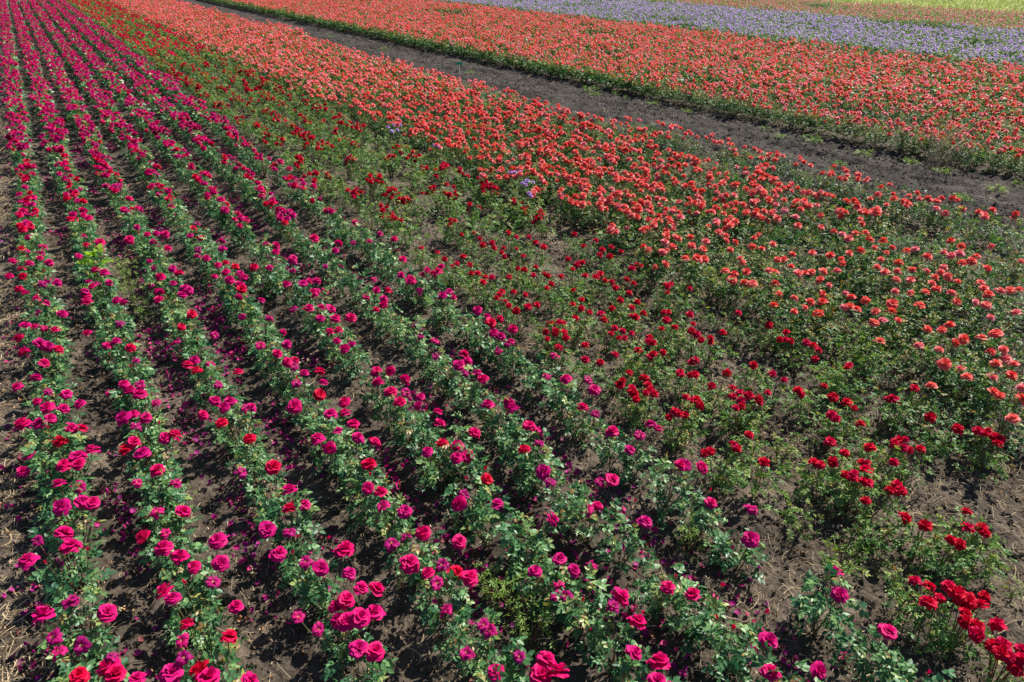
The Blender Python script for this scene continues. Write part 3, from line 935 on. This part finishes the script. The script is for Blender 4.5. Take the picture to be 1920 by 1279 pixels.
planting('magenta_rose_rows', pts_of(mass['magenta']), 'magenta', 'distant rows of magenta roses beyond the single bushes', [3, 5, 6, 7, 6, 4])
planting('red_rose_rows', [(*p, rnd.uniform(1.15, 1.45)) for p in pts_of(mass['red'])], 'red', 'distant olive green band of dark red roses', [0, 2, 4, 6, 7, 3])
planting('coral_rose_field', pts_of(mass['coral']), 'coral', 'dense coral rose field between red roses and dirt track', [7, 8, 9, 11, 8, 6])


def far_field(x0, x1, step, name, vn, label, counts, bald=0.0):
    P = []
    y = 0.0
    xs = np.arange(x0, x1, .68)
    for x in xs:
        for y in np.arange(2, 95, step):
            xx, yy = x + rnd.gauss(0, .08), y + rnd.uniform(-.12, .12)
            if x0 < 20:
                xx += track_far(yy) - 16.15
            if rnd.random() < bald or float(vnoise(np.array([xx * .45]), np.array([yy * .3]), 77)[0]) < .17:
                continue
            if in_view(np.array([xx, yy, .4]), 70):
                P.append((xx, yy, 0, rnd.uniform(.88, 1.2)))
    planting(name, P, vn, label, counts, 24)


far_field(16.75, 30.3, .44, 'coral_rose_field', 'coral', 'broad bright coral rose field beyond the dirt track', [6, 8, 9, 7, 9, 4])
far_field(31.1, 44.2, .46, 'lavender_rose_field', 'lavender', 'pale violet rose field behind the coral field', [5, 7, 8, 4, 8])
far_field(44.9, 58.2, .48, 'pink_rose_field', 'pink', 'thin band of dusty pink roses before the meadow', [3, 5, 6, 2, 6])
# leafy unflowering edge of the far coral field along the track
P = []
for y in np.arange(2, 95, .36):
    for dx in (.32,):
        p = (track_far(y) + dx + rnd.gauss(0, .07), y + rnd.gauss(0, .05), 0, rnd.uniform(.85, 1.15))
        if in_view(np.array([p[0], p[1], .3]), 70):
            P.append(p)
planting('field_edge_foliage', P, 'coral', 'dark leafy edge of the far coral field along the track', [0, 1, 0, 2, 0, 1], 24)

# ------------------------------------------------------------------ fallen petals
def petal_drop(seed):
    r = np.random.default_rng(seed)
    V, F = petal_patch(0, .042, .05, r.uniform(.5, 1.7), .9, .012, 0, 4, 4, .004, seed, .3)
    V = V - V.mean(0)
    V[:, 2] -= V[:, 2].min()
    return mesh_np('fallen_petal', V, F, [M['petal_fallen']], {'tint': np.zeros(len(V))}, smooth=True)


drops = [petal_drop(60 + k) for k in range(5)]
spots = []
while len(spots) < 3800:
    k = rnd.randrange(0, 7)
    y = rnd.uniform(.3, 20)
    x = ROWX[k] - .30 + rnd.gauss(0, .11) if rnd.random() < .75 else ROWX[k] + rnd.uniform(-.4, .4)
    if k < 1 and rnd.random() < .6:
        continue
    dens = float(vnoise(np.array([x * 1.7 + 9]), np.array([y * 1.3]), 21)[0])
    if rnd.random() > (dens - .36) * 2.4:
        continue
    if in_view(np.array([x, y, 0]), 5):
        spots.append((x, y))
spots.sort(key=lambda p: p[0] ** 2 + p[1] ** 2)
gz = ground_z(np.array([s[0] for s in spots]), np.array([s[1] for s in spots]))
for i, (x, y) in enumerate(spots[:300]):
    o = obj('fallen_petal', rnd.choice(drops), None, (x, y, float(gz[i]) + .012), label='magenta petal fallen on the soil between magenta rose rows', category='petal', group='petals fallen between the rows')
    o.rotation_euler = (rnd.gauss(0, .45), rnd.gauss(0, .45), rnd.uniform(0, 6.28))
    s = rnd.uniform(.75, 1.15)
    o.scale = (s, s, s)
Vs, Fs, T, n = [], [], [], 0
for i, (x, y) in list(enumerate(spots))[300:]:
    me = drops[i % 5]
    v = np.zeros(len(me.vertices) * 3, np.float32)
    me.vertices.foreach_get('co', v)
    R_ = np.array(Euler((rnd.gauss(0, .45), rnd.gauss(0, .45), rnd.uniform(0, 6.28))).to_matrix())
    v = v.reshape(-1, 3) @ R_.T * rnd.uniform(.75, 1.15) + np.array([x, y, gz[i] + .012])
    Vs.append(v)
    Fs += [[a_ + n for a_ in p.vertices] for p in me.polygons]
    T.append(np.full(len(v), rnd.random()))
    n += len(v)
obj('fallen_petals_litter', mesh_np('fallen_petals_litter', np.concatenate(Vs), Fs, [M['petal_fallen']], {'tint': np.concatenate(T)}, smooth=True), kind='stuff', label='scattered magenta petals littering the furrows')

# ------------------------------------------------------------------ straw, twigs and dry leaf crumbs on the soil
def straws(name, P, lmin, lmax, w, label, tmin=0, tmax=1, lift=.006, mat='straw'):
    n = len(P)
    x, y = P[:, 0], P[:, 1]
    an = rng.uniform(0, 6.28, n)
    L = rng.uniform(lmin, lmax, n)
    cur = rng.normal(0, .45, n) * np.minimum(1, .1 / L)
    seg = 4
    V = np.zeros((n, (seg + 1) * 2, 3))
    tilt = rng.normal(0, .12, n)
    zb = ground_z(x, y) + lift + rng.uniform(0, .012, n)
    ww = w * rng.uniform(.6, 1.5, n)
    for i in range(seg + 1):
        t = i / seg - .5
        aa = an + cur * t
        cx, cy = x + L * t * np.cos(aa), y + L * t * np.sin(aa)
        cz = zb + L * t * tilt + .012 * np.sin(t * 5 + an)
        V[:, 2 * i] = np.stack([cx - ww * np.sin(aa), cy + ww * np.cos(aa), cz], 1)
        V[:, 2 * i + 1] = np.stack([cx + ww * np.sin(aa), cy - ww * np.cos(aa), cz + ww], 1)
    k = (seg + 1) * 2
    base = np.arange(n)[:, None] * k
    Fq = np.concatenate([base + np.array([2 * i, 2 * i + 1, 2 * i + 3, 2 * i + 2]) for i in range(seg)], 0)
    T = np.repeat(rng.uniform(tmin, tmax, n), k)
    obj(name, mesh_np(name, V.reshape(-1, 3), Fq, [M[mat]], {'tint': T}), kind='stuff', label=label)


def scatter(n, x0, x1, y0, y1, fn):
    x = rng.uniform(x0, x1, n)
    y = rng.uniform(y0, y1, n)
    p = np.stack([x, y, np.zeros(n)], 1)
    ok = in_view(p, 30) & (rng.random(n) < fn(x, y))
    return p[ok]


A = scatter(26000, -2.6, -1.0, 2, 26, lambda x, y: np.clip(1.8 * vnoise(x * 3, y * 2.2, 31) - .35, 0, 1))
straws('straw_litter', A, .05, .22, .0022, 'dry tan straw littering the edge beside the first row', .1, .75)
B = scatter(40000, -1.2, 7.2, -.4, 16, lambda x, y: np.clip(1.7 * vnoise(x * 2.3, y * 1.6, 32) - .55, 0, 1))
straws('twig_litter', B, .03, .16, .0016, 'dry straw and twigs scattered over the tilled soil', .1, .9)
C_ = scatter(16000, 3.6, 8.4, -1, 9, lambda x, y: np.clip(2.0 * vnoise(x * 1.6, y * 1.6, 33) - .5, 0, 1))
straws('root_litter', C_, .04, .17, .0013, 'pale dry roots and stalks among the red roses', .2, .85)
Dd = scatter(9000, -1.3, 7, -.4, 14, lambda x, y: np.clip(1.5 * vnoise(x * 2.0, y * 2.0, 35) - .4, 0, 1))
straws('dry_leaf_litter', Dd, .012, .035, .007, 'small dry leaf crumbs and faded petals on the soil', 0, 1, .008, 'debris')
E_ = scatter(5000, 12, 16, 0, 40, lambda x, y: np.clip(1.5 * vnoise(x * 2.0, y * 2.0, 36) - .4, 0, 1))
straws('track_litter', E_, .03, .12, .004, 'pale dry stalks scattered on the dirt track', .2, .9)

# clods of earth
def clods(name, P, s0, s1, mat, label):
    base = np.array([[1, 0, 0], [-1, 0, 0], [0, 1, 0], [0, -1, 0], [0, 0, .8], [0, 0, -.6]])
    fc = np.array([[0, 2, 4], [2, 1, 4], [1, 3, 4], [3, 0, 4], [2, 0, 5], [1, 2, 5], [3, 1, 5], [0, 3, 5]])
    n = len(P)
    s = s0 + (s1 - s0) * rng.random(n) ** 3
    V = base[None] * s[:, None, None] * rng.uniform(.55, 1.3, (n, 6, 3))
    a_ = rng.uniform(0, 6.28, n)
    c, d = np.cos(a_)[:, None], np.sin(a_)[:, None]
    V = np.stack([V[..., 0] * c - V[..., 1] * d, V[..., 0] * d + V[..., 1] * c, V[..., 2]], -1)
    z = ground_z(P[:, 0], P[:, 1])
    V += np.stack([P[:, 0], P[:, 1], z + s * .15], 1)[:, None]
    F = (fc[None] + (np.arange(n) * 6)[:, None, None]).reshape(-1, 3)
    obj(name, mesh_np(name, V.reshape(-1, 3), F, [M[mat]]), kind='stuff', label=label)


clods('soil_clods', scatter(60000, -2, 8, -.5, 10, lambda x, y: np.clip(1.5 * vnoise(x * 2, y * 2, 51) - .1, 0, 1)), .004, .034, 'soil', 'small dark clods on the tilled soil')
clods('track_clods', scatter(60000, 12.1, 16.2, 0, 45, lambda x, y: np.clip(1.6 * vnoise(x * 1.2, y * .7, 41) - .1, 0, 1)), .008, .034, 'track', 'dark clods of earth on the dirt track')

# ------------------------------------------------------------------ weeds
def weed_mesh(name, seed, h, spread, n, L, mat, narrow):
    V, F, C = foliage_geo(seed, spread, spread, h, n, L, narrow=narrow, up=1.2)
    return mesh_np(name, V, F, [M[mat]], {'leafc': C}, smooth=True)


WEED = [weed_mesh('weed_foliage', 300 + k, .20, .14, 46, .032, 'leaf_weed', .5) for k in range(4)]
TALL = [weed_mesh('weed_foliage', 320 + k, .42, .16, 70, .040, 'leaf_weed', .55) for k in range(3)]
LOW = [weed_mesh('weed_foliage', 340 + k, .10, .15, 40, .040, 'leaf_weed', .6) for k in range(3)]
LIME = weed_mesh('weed_foliage', 360, .42, .13, 12, .085, 'leaf_lime', 1.5)


def weed(px, py, me, label, z=.1, s=1.0, group=None, name='weed'):
    p = from_photo(px, py, z)
    z0 = float(ground_z(p[:1], p[1:2])[0])
    root = bpy.data.objects.new(name, None)
    root.location = (p[0], p[1], z0)
    root['label'], root['category'] = label, 'weed'
    if group:
        root['group'] = group
    col.objects.link(root)
    f = obj('foliage', me, root, kind='stuff')
    f.scale = (s, s, s)
    f.rotation_euler = (0, 0, rnd.uniform(0, 6.28))
    hh = max(v.co.z for v in me.vertices) * s * .8
    V_, F_, T_ = canes_geo(rnd.randrange(10 ** 9), [], .10 * s, .10 * s, hh, 4)
    obj('stems', mesh_np('stems', V_, F_, [M['cane']], {'tint': T_}), root)


weed(178, 487, LIME, 'lime green broad leaved weed in the second magenta row', .42, 1.1)
weed(1592, 1012, WEED[0], 'feathery pale green weed on bare soil between red and magenta rows', .1, 1.0)
weed(1652, 1062, WEED[1], 'low yellow green weed on bare soil beside the red row', .06, .9)
weed(1905, 1105, WEED[2], 'small green weed at the end of the bare soil patch', .1, .8)
weed(1300, 1000, TALL[1], 'bushy green weed under a magenta rose bush', .2, .8)
for q, (x, y, s) in enumerate([(1600, 640, 1.0), (1625, 655, .9), (1560, 690, .9), (1700, 560, .9), (1345, 510, 1.0)]):
    weed(x, y, TALL[q % 3], 'tall feathery bright green weed among the coral roses', .4, s * 1.15, 'tall weeds among the coral roses')
for q, (x, y, s) in enumerate([(1000, 1010, .8), (960, 1110, .9), (925, 1090, .8), (1000, 1165, .9), (235, 500, 1.0), (240, 530, .9), (260, 570, .9), (830, 850, .8), (330, 910, .7)]):
    weed(x, y, TALL[q % 3], 'feathery light green weed growing between magenta rose bushes', .25, s, 'weeds in the magenta rows')
for q, (x, y) in enumerate([(1435, 240), (1462, 256), (1575, 310), (1765, 322), (1810, 372), (1870, 353), (1802, 375), (1620, 288), (1100, 165), (1115, 175), (720, 92), (620, 68), (880, 135)]):
    weed(x, y, LOW[q % 3], 'low green weed growing on the dirt track', .02, rnd.uniform(.8, 1.5), 'weeds on the dirt track')
for q in range(12):     # creeping weeds along the far edge of the track
    y = rnd.uniform(4, 20)
    x = track_far(y) - rnd.uniform(.1, .5)
    p = np.array([x, y, .02])
    if in_view(p, 0):
        a_, b_ = to_photo(p)
        weed(a_, b_, LOW[q % 3], 'creeping yellow green weed at the edge of the far coral field', .02, rnd.uniform(.7, 1.4), 'creeping weeds along the far field edge')

# plant marker on the track edge
p = from_photo(862, 139, 0)
mk = bpy.data.objects.new('plant_marker', None)
mk.location = (p[0], p[1], 0)
mk['label'], mk['category'] = 'green plant label on a thin white stake beside the dirt track', 'plant marker'
col.objects.link(mk)
V_, F_ = tube((.02, 0, -.05), (0, 0, .2), (-.02, 0, .36), .010, .008)
obj('stake', mesh_np('stake', V_, F_, [M['white_stake']], {'tint': np.zeros(len(V_))}), mk)
c, s_ = RT[:2] * .11, .012
tv = []
for dz in (.34, .42):
    for sg, k in ((-1, -1), (1, -1), (1, 1), (-1, 1)):
        tv.append((sg * c[0] - k * s_ * RT[1] * -1, sg * c[1] + k * s_ * RT[0], dz + .01 * k))
obj('tag', mesh_np('tag', np.array(tv), [[0, 3, 2, 1], [4, 5, 6, 7], [0, 1, 5, 4], [1, 2, 6, 5], [2, 3, 7, 6], [3, 0, 4, 7]], [M['green_tag']], {'tint': np.zeros(8)}), mk)

# dry grass stalks standing at the far field edge
P = []
for q in range(60):
    p = from_photo(rnd.uniform(1740, 1810), rnd.uniform(262, 300), .3)
    P.append((p[0], p[1]))
Vs, Fs, n, T = [], [], 0, []
for (x, y) in P:
    V_, F_ = tube((x, y, 0), (x + rnd.gauss(0, .1), y, .4), (x + rnd.gauss(0, .3), y + rnd.gauss(0, .3), rnd.uniform(.5, .85)), .005, .007, 3, 3)
    Vs.append(V_)
    Fs += [[i + n for i in f] for f in F_]
    T.append(np.full(len(V_), rnd.uniform(.5, 1)))
    n += len(V_)
obj('dry_grass', mesh_np('dry_grass', np.concatenate(Vs), Fs, [M['straw']], {'tint': np.concatenate(T)}), kind='stuff', label='pale dry grass stalks in the far coral field edge', category='grass')

# meadow grass
n = 26000
x = rng.uniform(58.6, 92, n)
y = rng.uniform(20, 75, n)
ok = in_view(np.stack([x, y, np.zeros(n)], 1), 20)
x, y = x[ok], y[ok]
n = len(x)
an = rng.uniform(0, 6.28, n)
h = rng.uniform(.15, .4, n)
w = rng.uniform(.05, .12, n)
V = np.stack([np.stack([x - w * np.cos(an), y - w * np.sin(an), np.full(n, .04)], 1), np.stack([x + w * np.cos(an), y + w * np.sin(an), np.full(n, .04)], 1),
              np.stack([x + rng.normal(0, .1, n), y + rng.normal(0, .1, n), h], 1)], 1).reshape(-1, 3)
M['grass'] = thin_mat('grass_blades', [(0, (.26, .31, .11)), (.6, (.36, .40, .16)), (1, (.45, .46, .21))], 'leafc', .6, .3, .3, 1.3, 0)
obj('meadow_grass', mesh_np('meadow_grass', V, np.arange(3 * n).reshape(-1, 3), [M['grass']], {'leafc': np.repeat(rng.random(n), 3)}), kind='stuff', label='sunlit yellow green grass of the meadow beyond the roses', category='grass')

print('single', len(single), {k: len(v) for k, v in mass.items()}, 'objects', len(bpy.data.objects))
